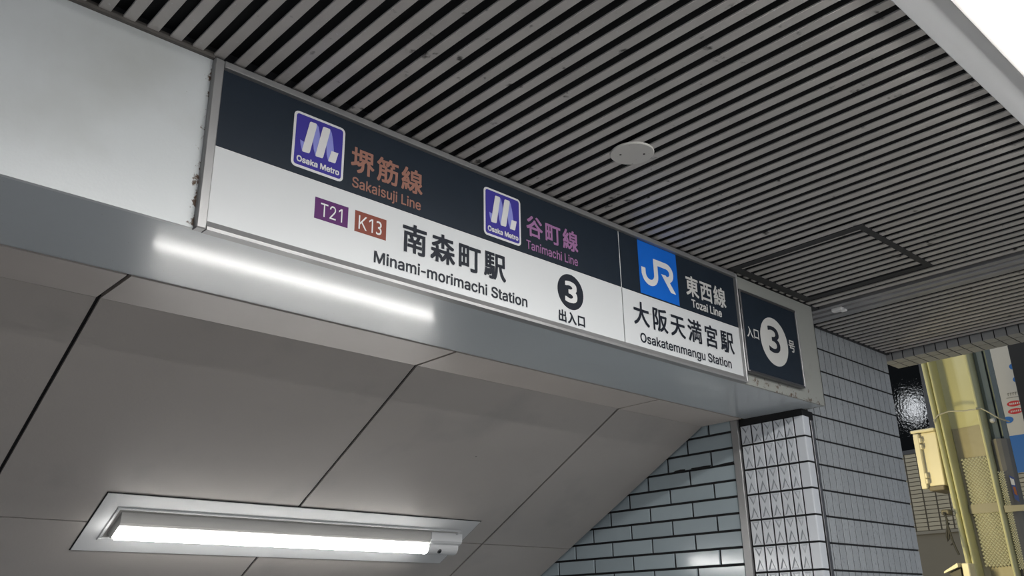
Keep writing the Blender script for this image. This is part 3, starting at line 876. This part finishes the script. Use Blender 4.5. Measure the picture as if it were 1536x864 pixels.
def metro_logo(x0, x1, z0, z1):
    # source frame of the measured emblem
    X0, X1, Z0, Z1 = 0.5265, 0.6102, 0.5932, 0.6804
    T = lambda p: (x0 + (p[0] - X0) / (X1 - X0) * (x1 - x0), z0 + (p[1] - Z0) / (Z1 - Z0) * (z1 - z0))
    TT = lambda ps: [T(p) for p in ps]
    w = x1 - x0
    flat('emblem_border', [rrect(x0, x1, z0, z1, w * .09)], M_print_white, sign, 1, 'white rounded emblem border')
    e = w * .045
    flat('emblem_field', [rrect(x0 + e, x1 - e, z0 + e, z1 - e, w * .05)], M_blue, sign, 2, 'indigo emblem field')
    flat('emblem_ribbon', [TT([(0.5378, .6360), (0.5440, .6345), (0.5436, .6250), (0.5421, .6189), (0.5392, .6280)]),
                           TT([(0.5590, .6700), (0.5622, .6700), (0.5650, .6670), (0.5675, .6580), (0.5692, .6450), (0.5680, .6320), (0.5660, .6185), (0.5633, .6194), (0.5600, .6290), (0.5580, .6420)]),
                           TT([(0.5812, .6700), (0.5846, .6696), (0.5872, .6650), (0.5895, .6560), (0.5910, .6470), (0.5926, .6367), (0.5900, .6290), (0.5872, .6180), (0.5843, .6185), (0.5812, .6280), (0.5795, .6440)])],
         M_violet, sign, 3, 'pale violet folds of the emblem')
    flat('emblem_letter', [TT([(0.5509, .6680), (0.5522, .6700), (0.5603, .6703), (0.5618, .6695), (0.5618, .6640), (0.5540, .6215), (0.5528, .6194), (0.5440, .6188), (0.5421, .6192), (0.5421, .6230)]),
                           TT([(0.5722, .6680), (0.5735, .6700), (0.5826, .6703), (0.5841, .6695), (0.5838, .6640), (0.5756, .6215), (0.5743, .6194), (0.5655, .6188), (0.5633, .6192), (0.5635, .6230)]),
                           TT([(0.5884, .6362), (0.5999, .6364), (0.5960, .6200), (0.5948, .6186), (0.5843, .6185), (0.5845, .6205)])],
         M_print_white, sign, 4, 'white ribbon letter of the emblem')
    a, b = T((0.5345, .6103)), T((0.6025, .6018))
    lettering('Osaka Metro', a[0], b[0], a[1], b[1], M_print_white, sign, 4, bold=.045, label='white lettering under the emblem')


metro_logo(0.5265, 0.6102, 0.5932, 0.6804)
metro_logo(0.8797, 0.9632, 0.5918, 0.6788)
lettering('堺筋線', 0.6225, 0.7525, 0.6575, 0.6180, M_brown, sign, 2, .020, True, 'brown line-name characters')
lettering('Sakaisuji Line', 0.6260, 0.7500, 0.6087, 0.5927, M_brown, sign, 2, .018, label='brown line-name lettering')
lettering('谷町線', 0.9766, 1.1051, 0.6572, 0.6185, M_pink, sign, 2, .020, True, 'mauve line-name characters')
lettering('Tanimachi Line', 0.9757, 1.1028, 0.6085, 0.5928, M_pink, sign, 2, .018, label='mauve line-name lettering')
flat('number_plate', [[(.5680, .5253), (.6222, .5253), (.6222, .5575), (.5680, .5575)]], M_purple, sign, 1, 'purple number block')
lettering('T21', .5772, .6125, .5510, .5308, M_print_white, sign, 2, 0)
flat('number_plate', [[(.6337, .5248), (.6882, .5248), (.6882, .5576), (.6337, .5576)]], M_redbrown, sign, 1, 'red-brown number block')
lettering('K13', .6400, .6800, .5512, .5300, M_print_white, sign, 2, 0)
lettering('南森町駅', 0.7175, 0.9260, 0.5640, 0.5180, M_ink, sign, 2, .022, True)
lettering('Minami-morimachi Station', 0.6690, 0.9738, 0.5036, 0.4862, M_ink, sign, 2, .024)
flat('number_disc', [circle(1.0812, 0.5386, 0.0328)], M_ink, sign, 1, 'black exit-number disc')
lettering('3', 1.0678, 1.0960, 0.5560, 0.5200, M_print_white, sign, 2, .040)
lettering('出入口', 1.0475, 1.1160, 0.5005, 0.4795, M_ink, sign, 2, .030, True)
# railway emblem
flat('emblem_field', [[(1.2785, .5850), (1.4005, .5850), (1.4005, .6960), (1.2785, .6960)]], M_jr, sign, 1, 'bright blue emblem field')
W_ = .0125
Jp = [(1.2918, .6410), (1.2918, .6290)] + [(1.3112 + .0194 * math.cos(math.radians(a)), .6310 + .0182 * math.sin(math.radians(a))) for a in range(195, 361, 15)] + \
     [(1.3306, .6440), (1.3306, .6607), (1.3600, .6607)] + [(1.3640 + .0165 * math.cos(math.radians(a)), .6462 + .0145 * math.sin(math.radians(a))) for a in range(90, -91, -18)] + [(1.3600, .6317)]
flat('emblem_letter', stroke(Jp, W_), M_print_white, sign, 2, 'white letters of the blue emblem')
flat('emblem_letter', [[(1.3468, .6400), (1.3620, .6400), (1.3905, .6065), (1.3745, .6065)]], M_print_white, sign, 3)
lettering('東西線', 1.4270, 1.5675, 0.6600, 0.6165, M_soft_white, sign, 2, .020, True)
lettering('Tozai Line', 1.4425, 1.5468, 0.6093, 0.5931, M_soft_white, sign, 2, .035)
lettering('大阪天満宮駅', 1.2520, 1.5800, 0.5640, 0.5175, M_ink, sign, 2, .018, True)
lettering('Osakatemmangu Station', 1.2680, 1.5640, 0.5026, 0.4850, M_ink, sign, 2, .024)

# square exit-number sign
sq = empty('exit_number_sign', P(1.745, 0.985, 0.492))
tag(sq, 'square black exit sign with white number disc on the grey end board', 'sign')
sx0, sx1, sz0, sz1 = 1.6290 * .9875, 1.8705 * .9855, 0.4915 * .9855, 0.6785 * .9875
yq = 0.9845
bw = .0052
MB().box(P(sx0, yq, sz0), P(sx0 + bw, .9984, sz1), .0015).build('frame_bar', M_alu_dark, sq)
MB().box(P(sx1 - bw, yq, sz0), P(sx1, .9984, sz1), .0015).build('frame_bar', M_alu, sq)
MB().box(P(sx0 + bw, yq, sz1 - bw), P(sx1 - bw, .9984, sz1), .0015).build('frame_bar', M_alu_dark, sq)
MB().box(P(sx0 + bw, yq, sz0), P(sx1 - bw, .9984, sz0 + bw), .0015).build('frame_bar', M_alu_dark, sq)
yp2 = 0.9875
MB().box(P(sx0 + bw, yp2, sz0 + bw), P(sx1 - bw, .9980, sz1 - bw)).build('panel', M_sign_black, sq)
YP, YP_old = yp2, YP
s_ = yp2
flat('number_disc', [circle(1.7547 * s_, 0.5806 * s_, .0560)], M_soft_white, sq, 1, 'off-white number disc')
lettering('3', 1.7300 * s_, 1.7760 * s_, 0.6150 * s_, 0.5550 * s_, M_ink, sq, 2, .012)
lettering('入口', 1.6440 * s_, 1.6925 * s_, 0.5965 * s_, 0.5715 * s_, M_soft_white, sq, 2, .016, True)
lettering('号', 1.8145 * s_, 1.8425 * s_, 0.5990 * s_, 0.5700 * s_, M_soft_white, sq, 2, .016, True)
YP = YP_old

# ------------------------------------------------------------------ stair lamp, set in the sloping ceiling
lamp = empty('stair_light', slope_pt(1.054, 0.5545, 0), (-TH, 0, 0))
tag(lamp, 'white surface fluorescent light with sensor end, set in the sloping stair ceiling', 'light')
hw_, hv = 0.455 * D, 0.0925 * D     # half sizes along x and down the slope; local -z points into the stair
ow, ov = hw_ - .040 * D, 0.046 * D  # opening of the trough
q = MB()
for a, b in (((-hw_, -hv), (hw_, -ov)), ((-hw_, ov), (hw_, hv)), ((-hw_, -ov), (-ow, ov)), ((ow, -ov), (hw_, ov))):
    q.box((a[0], a[1], -.003), (b[0], b[1], .0))
q.local('flange', M_flange, lamp)
MB().box((-hw_ - .004, -hv - .004, -.0010), (hw_ + .004, hv + .004, -.0001)).local('painted_shadow_gap', M_joint, lamp)  # dark plate standing in for the shadow gap round the flange
q = MB()   # rounded lip and trough walls
rz = -.0032
for a, b in (((-ow - .012, -ov - .012), (ow + .012, -ov)), ((-ow - .012, ov), (ow + .012, ov + .012)), ((-ow - .012, -ov), (-ow, ov)), ((ow, -ov), (ow + .012, ov))):
    q.box((a[0], a[1], rz - .004), (b[0], b[1], rz + .002), .0028)
q.local('rim', M_flange, lamp)
q = MB()
q.box((-ow, -ov, -.0016), (ow, ov, -.0011))
q.local('trough', M_reflector, lamp)
bx0, bx1, cx1 = -ow + .012, 0.338 * D, 0.436 * D


def profile(w0, w1, hgt):
    return [(-w0, 0), (-w1, -hgt * .55), (-w1 * .8, -hgt * .62), (w1 * .8, -hgt * .62), (w1, -hgt * .55), (w0, 0)]


q = MB().prism([Vector((bx0, v, z)) for v, z in profile(.062, .042, .052)], (bx1 - bx0, 0, 0))
q.local('housing', M_reflector, lamp)
r_ = .0265
dp = [Vector((bx0 + .004, r_ * math.cos(a) + .004, -.030 - .9 * r_ * math.sin(a))) for a in [math.pi * i / 12 for i in range(13)]]
MB().prism(dp, (bx1 - bx0 - .004, 0, 0)).local('tube', M_tube, lamp, label='glowing white tube')
q = MB().prism([Vector((bx1 + .002, v, z)) for v, z in profile(.064, .046, .054)], (cx1 - bx1 - .002, 0, 0))
dp = [Vector((bx1 + .002, (r_ + .002) * math.cos(a) + .004, -.031 - .92 * r_ * math.sin(a))) for a in [math.pi * i / 12 for i in range(13)]]
q.prism(dp, (cx1 - bx1 - .010, 0, 0))
cap = q.local('end_cap', M_flange, lamp)
se = MB().disc(Vector(((bx1 + cx1) / 2 - .02, -.006, -.0500)), .010, .006, (0, -.45, -1), 20, .002)
o = se.local('sensor', M_alu_dark, cap)
o = MB().disc(Vector(((bx1 + cx1) / 2 - .02, -.008, -.0550)), .0055, .003, (0, -.45, -1), 16, .001).local('sensor_eye', M_lens, cap)

# ------------------------------------------------------------------ side street seen past the tiled wall
# building with beige tiles and a dark upper window
BX = 6.6
B = lambda y, z: P(BX, y * BX, z * BX)
bld = empty('building', P(BX, 2.4, -0.909))
tag(bld, 'beige-tiled building across the side street with a dark upper window', 'building')
M_btile = mat('beige_tile', (0.50, 0.46, 0.36), 0.5, var=0.08, rand=0.07)
M_bmort = mat('beige_mortar', (0.10, 0.09, 0.075), 0.8)
M_bwall = mat('taupe_wall', (0.24, 0.22, 0.18), 0.7, var=0.05, scale=2)
M_glass = mat('dark_glass', (0.004, 0.005, 0.006), 0.02, bump=0.3, bscale=34, spec=0.10)
MB().box(B(.18, .0800) + Vector((.006, 0, 0)), B(.52, .1665) + Vector((.3, 0, 0))).build('wall_slab', M_bmort, bld)
MB().box(P(BX, .18 * BX, -.909), B(.52, .0800) + Vector((.3, 0, 0))).build('lower_wall', M_bwall, bld, label='plain taupe wall below the tiles')
MB().box(B(.18, .0800) + Vector((-.03, 0, 0)), B(.52, .0830) + Vector((.02, 0, 0))).build('ledge', mat('ledge', (0.30, 0.28, 0.24), .6), bld)
tw, tht = .0136 * BX, .00435 * BX
bt = tile_mesh('tile', M_btile, (tw - .010) * D, (tht - .0048) * D, .006, .001, 'x')
for r in range(19):
    for c in range(15):
        y = .4292 * BX + tw * 1 - c * tw
        z = .0835 * BX + r * tht
        if y < .22 * BX: continue
        piece('tile', bt, P(BX, y - tw + .005, z + .0024), bld)
win = MB().box(B(.3915, .1675) + Vector((.015, 0, 0)), B(.52, .30) + Vector((.25, 0, 0))).build('window', M_glass, bld, label='dark rippled glass')
wf = MB()
wf.box(B(.3895, .1660) - Vector((.01, 0, 0)), B(.52, .1705) + Vector((.05, 0, 0)))
wf.box(B(.3895, .1705) - Vector((.01, 0, 0)), B(.3950, .30) + Vector((.05, 0, 0)))
wf.build('window_frame', mat('dark_frame', (0.02, 0.02, 0.022), .35), win)
MB().box(B(.18, .1665), B(.3895, .30) + Vector((.2, 0, 0))).build('upper_wall', M_bwall, bld)

# banner
BNX = 5.6
N_ = lambda y, z: P(BNX, y * BNX, z * BNX)
ban = empty('banner', N_(.305, .13))
tag(ban, 'white advertising banner with red ovals and a blue lower band behind the column', 'banner')
M_ban = mat('banner_white', (0.62, 0.61, 0.60), .5, var=.04)
M_banblue = mat('banner_blue', (0.02, 0.16, 0.55), .5)
M_banred = mat('banner_red', (0.60, 0.03, 0.04), .5)
MB().box(N_(.275, .1325), N_(.330, .28) + Vector((.01, 0, 0))).build('cloth', M_ban, ban)


def bflat(name, polys, m, lvl=1, **kw):
    q = MB()
    for p in polys: q.prism([N_(y, z) - Vector((.0015 * lvl, 0, 0)) for y, z in p], (.001, 0, 0))
    return q.build(name, m, ban, **kw)


def oval(cy, cz, ry, rz_, n=24):
    return [(cy + ry * math.cos(2 * math.pi * i / n), cz + rz_ * math.sin(2 * math.pi * i / n)) for i in range(n)]


bflat('blue_band', [[(.275, .1325), (.330, .1325), (.330, .1700), (.275, .1700)]], M_banblue)
bflat('red_oval', [oval(.3062, .2022, .0072, .0030)], M_banred)
bflat('red_oval', [oval(.3066, .1944, .0072, .0030)], M_banred)
bflat('blue_shape', [oval(.3155, .1865, .0055, .0035), oval(.3005, .2405, .0030, .0030), oval(.2995, .2265, .0032, .0028)], M_banblue)
# illegible white marks in the ovals and grey caption above them
marks, gm = [], []
for cz, cy in ((.2022, .3062), (.1944, .3066)):
    for j in range(6):
        y = cy + .0046 - j * .0018
        marks.append([(y, cz - .0009), (y - .0010, cz - .0009), (y - .0012, cz + .0009), (y - .0002, cz + .0009)])
for j in range(5):
    y = .3105 - j * .0024
    gm.append([(y, .2108), (y - .0006, .2108), (y - .0006, .2138), (y, .2138)])
    gm.append([(y, .2130), (y - .0016, .2130), (y - .0016, .2138), (y, .2138)])
gm.append([(.3125, .2085), (.2995, .2085), (.2995, .2091), (.3125, .2091)])
bflat('marks', marks, M_print_white, 2)
bflat('caption', gm, mat('caption_grey', (0.28, .28, .28), .6), 2)

# dark post right of the banner
pst = MB()
pst.box(P(5.0, .2985 * 5.0 - .45, -.909), P(5.12, .3010 * 5.0, 1.6), .005)
tag(pst.build('signboard_post', mat('dark_bronze', (0.05, 0.047, 0.045), .45, var=.1), None), 'wide dark bronze post at the right edge of the side street', 'post')

# fluted steel column
CX = 4.5
LEAN = .0088 / .228       # the column is seen to lean a little
M_col = mat('column_paint', (0.50, 0.49, 0.29), 0.28, var=0.08, scale=5, bump=0.2, bscale=80)
M_col2 = mat('column_grey', (0.20, 0.235, 0.225), 0.35, var=0.08, scale=5)
M_col_cover = mat('column_cover', (0.17, 0.165, 0.155), 0.45, var=0.08)
colr = empty('street_column', P(CX, 1.58, -0.909))
tag(colr, 'fluted yellow-green steel column standing in the side street beyond the tiled wall', 'column')


def cpt(x, yr, z):
    """x offset in D units, yr = y/CX at the top reference height, z in D units"""
    return P(CX + x, yr * CX - (1.18 - z) * LEAN * (max(0.0, yr - .318) / .073) ** .5, z)


def column_part(name, prof, m, z0, z1, parent=colr, **kw):
    q = MB()
    a = [q.bm.verts.new(cpt(x, y, z0)) for x, y in prof]
    b = [q.bm.verts.new(cpt(x, y, z1)) for x, y in prof]
    n = len(a)
    q.bm.faces.new(a)
    q.bm.faces.new(b[::-1])
    for i in range(n): q.bm.faces.new((a[i], b[i], b[(i + 1) % n], a[(i + 1) % n]))
    return q.build(name, m, parent, **kw)


arc = lambda y0, y1, x0, dx, n=8: [(x0 - dx * math.sin(math.pi * i / n), y0 + (y1 - y0) * (1 - math.cos(math.pi * i / n)) / 2) for i in range(n + 1)]
column_part('ridge', arc(.3912, .3850, 0, .035) + arc(.3848, .3800, 0, .028) + [(.05, .3795), (.12, .3795), (.12, .3912)], M_col, -.909, 1.5)
column_part('web', [(.045, .3798), (.060, .3740), (.052, .3600), (.040, .3452), (.12, .3452), (.12, .3798)], M_col, -.909, 1.5)
column_part('ridge', arc(.3448, .3392, 0, .032) + [(.12, .3390), (.12, .3448)], M_col, -.909, 1.5)
column_part('side_panel', [(.035, .3390), (.020, .3345), (.035, .3300), (.12, .3330), (.12, .3390)], M_col2, -.909, 1.5, label='grey-green side flute')
column_part('edge_panel', [(.050, .3297), (.036, .3265), (.065, .3236), (.12, .3270), (.12, .3325)], M_col2, -.909, 1.5, label='grey-green edge flute')
# lower grey cover on the right half
column_part('cover', [(.012, .3385), (.000, .3325), (.010, .3285), (.030, .3240), (.060, .3228), (.034, .3300)], M_col_cover, -.30, .165 * CX + .02, label='dark grey cover over the lower right flutes')
# anti-poster film with raised diamonds
M_film = mat('diamond_film', (0.46, 0.46, 0.36), 0.42, var=.05)


def diamonds(name, y0, y1, z0, z1, x0, n, m):
    q = MB()
    x0 -= .004
    wy = (y0 - y1) / n
    hz = wy * CX * 1.0
    z = z0
    r = 0
    while z < z1:
        for c in range(n if r % 2 == 0 else n - 1):
            cy = y0 - wy * (c + .5 + (.5 if r % 2 else 0))
            a = [cpt(x0, cy + wy * .42, z), cpt(x0, cy, z - hz * .40), cpt(x0, cy - wy * .42, z), cpt(x0, cy, z + hz * .40)]
            t = cpt(x0 - .004, cy, z)
            vs = [q.bm.verts.new(p) for p in a]
            tv = q.bm.verts.new(t)
            for i in range(4): q.bm.faces.new((vs[i], vs[(i + 1) % 4], tv))
        z += hz * .5
        r += 1
    return q.build(name, m, colr, kind='stuff')


column_part('film_sheet', [(.042, .3790), (.056, .3735), (.048, .3600), (.036, .3455), (.040, .3455), (.052, .3600), (.060, .3735), (.046, .3790)], mat('film_tan', (0.30, 0.275, 0.19), .45, var=.1, scale=20), -.3, .188 * CX, label='tan protective film on the middle flute')
diamonds('diamond_film', .3765, .3455, .045 * CX, .155 * CX, .036, 8, M_film)
diamonds('diamond_film', .3380, .3305, .040 * CX, .135 * CX, -.005, 3, M_film)
# strap and wire round the column
q = MB()
zs_ = .1015 * CX
q.prism([cpt(.030, .3785, zs_ - .020), cpt(.030, .3450, zs_ - .020), cpt(.030, .3450, zs_ + .022), cpt(.030, .3785, zs_ + .022)], (-.008, 0, 0))
q.prism([cpt(-.012, .3385, zs_ - .030), cpt(-.012, .3100, zs_ - .030), cpt(-.012, .3100, zs_ - .005), cpt(-.012, .3385, zs_ + .000)], (-.008, 0, 0))
q.build('strap', mat('strap_grey', (0.20, 0.19, 0.15), .5), colr)
zw = .1990 * CX
wy_ = [(.000, .3912, -.055), (-.045, .3880, -.010), (-.045, .3820, .012), (-.035, .3700, .022), (-.035, .3560, .012), (-.045, .3420, .008), (-.030, .3380, .012), (-.02, .3320, -.010), (.0, .3250, -.040), (.05, .3180, -.055)]
MB().tube([cpt(x, y, zw + z) for x, y, z in wy_], .006, 6).build('wire', mat('wire_grey', (.35, .34, .28), .5), colr)
q = MB()
q.box(cpt(-.020, .3335, .1855 * CX), cpt(.01, .3280, .1905 * CX), .01)
q.build('clamp', mat('clamp_metal', (.6, .6, .58), .3, metal=.6), colr)
# small colourful sticker
stk = [(.3235, .3165)]
q = MB()
q.prism([cpt(-.004, .3262, .107 * CX), cpt(.006, .3226, .104 * CX), cpt(.006, .3230, .1285 * CX), cpt(-.004, .3270, .1310 * CX)], (-.004, 0, 0))
stk = q.build('sticker', mat('sticker_blue', (.05, .08, .25), .4), colr, label='small blue and white sticker with orange figure')
q = MB()
q.prism([cpt(-.006, .3262, .1215 * CX), cpt(.004, .3233, .1205 * CX), cpt(.004, .3234, .1265 * CX), cpt(-.006, .3264, .1285 * CX)], (-.004, 0, 0))
q.build('sticker_patch', M_print_white, stk)
q = MB()
q.prism([cpt(-.006, .3250, .1120 * CX), cpt(.004, .3230, .1105 * CX), cpt(.004, .3235, .1190 * CX), cpt(-.006, .3252, .1195 * CX)], (-.004, 0, 0))
q.build('sticker_patch', mat('sticker_orange', (.55, .17, .04), .5), stk)

# junction box on the left ridge
M_box = mat('box_cream', (0.68, 0.63, 0.48), .4, var=.04)
jb = empty('junction_box', P(CX - .02, .403 * CX - .03, .127 * CX))
tag(jb, 'cream metal junction box strapped to the left side of the street column', 'box')
MB().box(P(CX - .01, .3895 * CX, .1285 * CX), P(CX + .18, .4090 * CX, .1865 * CX), .006).build('body', M_box, jb)
MB().box(P(CX - .03, .3890 * CX, .1868 * CX), P(CX + .20, .4150 * CX, .1900 * CX), .006).build('lid', M_box, jb)
MB().box(P(CX - .035, .4065 * CX, .1262 * CX), P(CX + .01, .4125 * CX, .1855 * CX), .006).build('cover_flap', M_box, jb)
for zz in (.178, .171, .140, .134):
    MB().box(P(CX - .036, .4045 * CX, zz * CX - .012), P(CX - .008, .4066 * CX, zz * CX + .012), .004).build('hinge', M_box, jb)
MB().box(P(CX - .02, .3900 * CX, .1235 * CX), P(CX + .16, .4060 * CX, .1285 * CX), .006).build('gland_plate', mat('gland', (.14, .12, .09), .6), jb)

# cable bundle hanging off the column
cb = empty('cable_bundle', P(CX - .06, .3800 * CX, .05 * CX))
tag(cb, 'black cable bundle with a knotted clamp hanging beside the street column', 'cable')
M_cab = mat('cable_black', (.02, .02, .02), .5)
MB().box(P(CX - .08, .3845 * CX, .0965 * CX), P(CX - .03, .3930 * CX, .1020 * CX), .008).build('clamp', mat('clamp_dark', (.10, .09, .07), .6), cb)
Yc = lambda yy, zz, dx=0: P(CX - .09 + dx, yy * CX, zz * CX)
MB().tube([Yc(.3895, .0990), Yc(.3875, .0930), Yc(.3880, .0870), Yc(.3870, .0830), Yc(.3862, .0760), Yc(.3852, .0700), Yc(.3835, .0620), Yc(.3815, .0560)], .008, 6).build('cable', M_cab, cb)
MB().tube([Yc(.3885, .0960), Yc(.3868, .0910), Yc(.3880, .0850), Yc(.3895, .0800), Yc(.3905, .0740), Yc(.3900, .0700), Yc(.3885, .0720), Yc(.3880, .0780), Yc(.3875, .0840)], .007, 6).build('loop', M_cab, cb)
MB().tube([Yc(.3852, .0680), Yc(.3868, .0665), Yc(.3880, .0660)], .006, 6).build('tail', M_cab, cb)
MB().box(Yc(.3893, .0865), Yc(.3863, .0885, .02), .006).build('knot', M_cab, cb)

# lamp head under the cables
lb = empty('bracket_lamp', P(CX - .1, .385 * CX, .03 * CX))
tag(lb, 'small outdoor spotlight head on a bracket at the foot of the visible column', 'lamp')
MB().box(P(CX - .09, .3740 * CX, .0335 * CX), P(CX + .02, .3810 * CX, .0475 * CX), .006).build('bracket', M_box, lb)
q = MB()
q.prism([P(CX - .10, .3840 * CX, .0480 * CX), P(CX - .10, .3985 * CX, .0405 * CX), P(CX - .10, .3990 * CX, .0385 * CX), P(CX - .10, .3840 * CX, .0440 * CX)], (.10, 0, 0))
q.build('visor', M_box, lb)
q = MB()
q.prism([P(CX - .08, .3835 * CX, .0435 * CX), P(CX - .08, .3960 * CX, .0380 * CX), P(CX - .08, .3900 * CX, .0340 * CX), P(CX - .08, .3835 * CX, .0340 * CX)], (.08, 0, 0))
q.build('head', M_cab, lb)
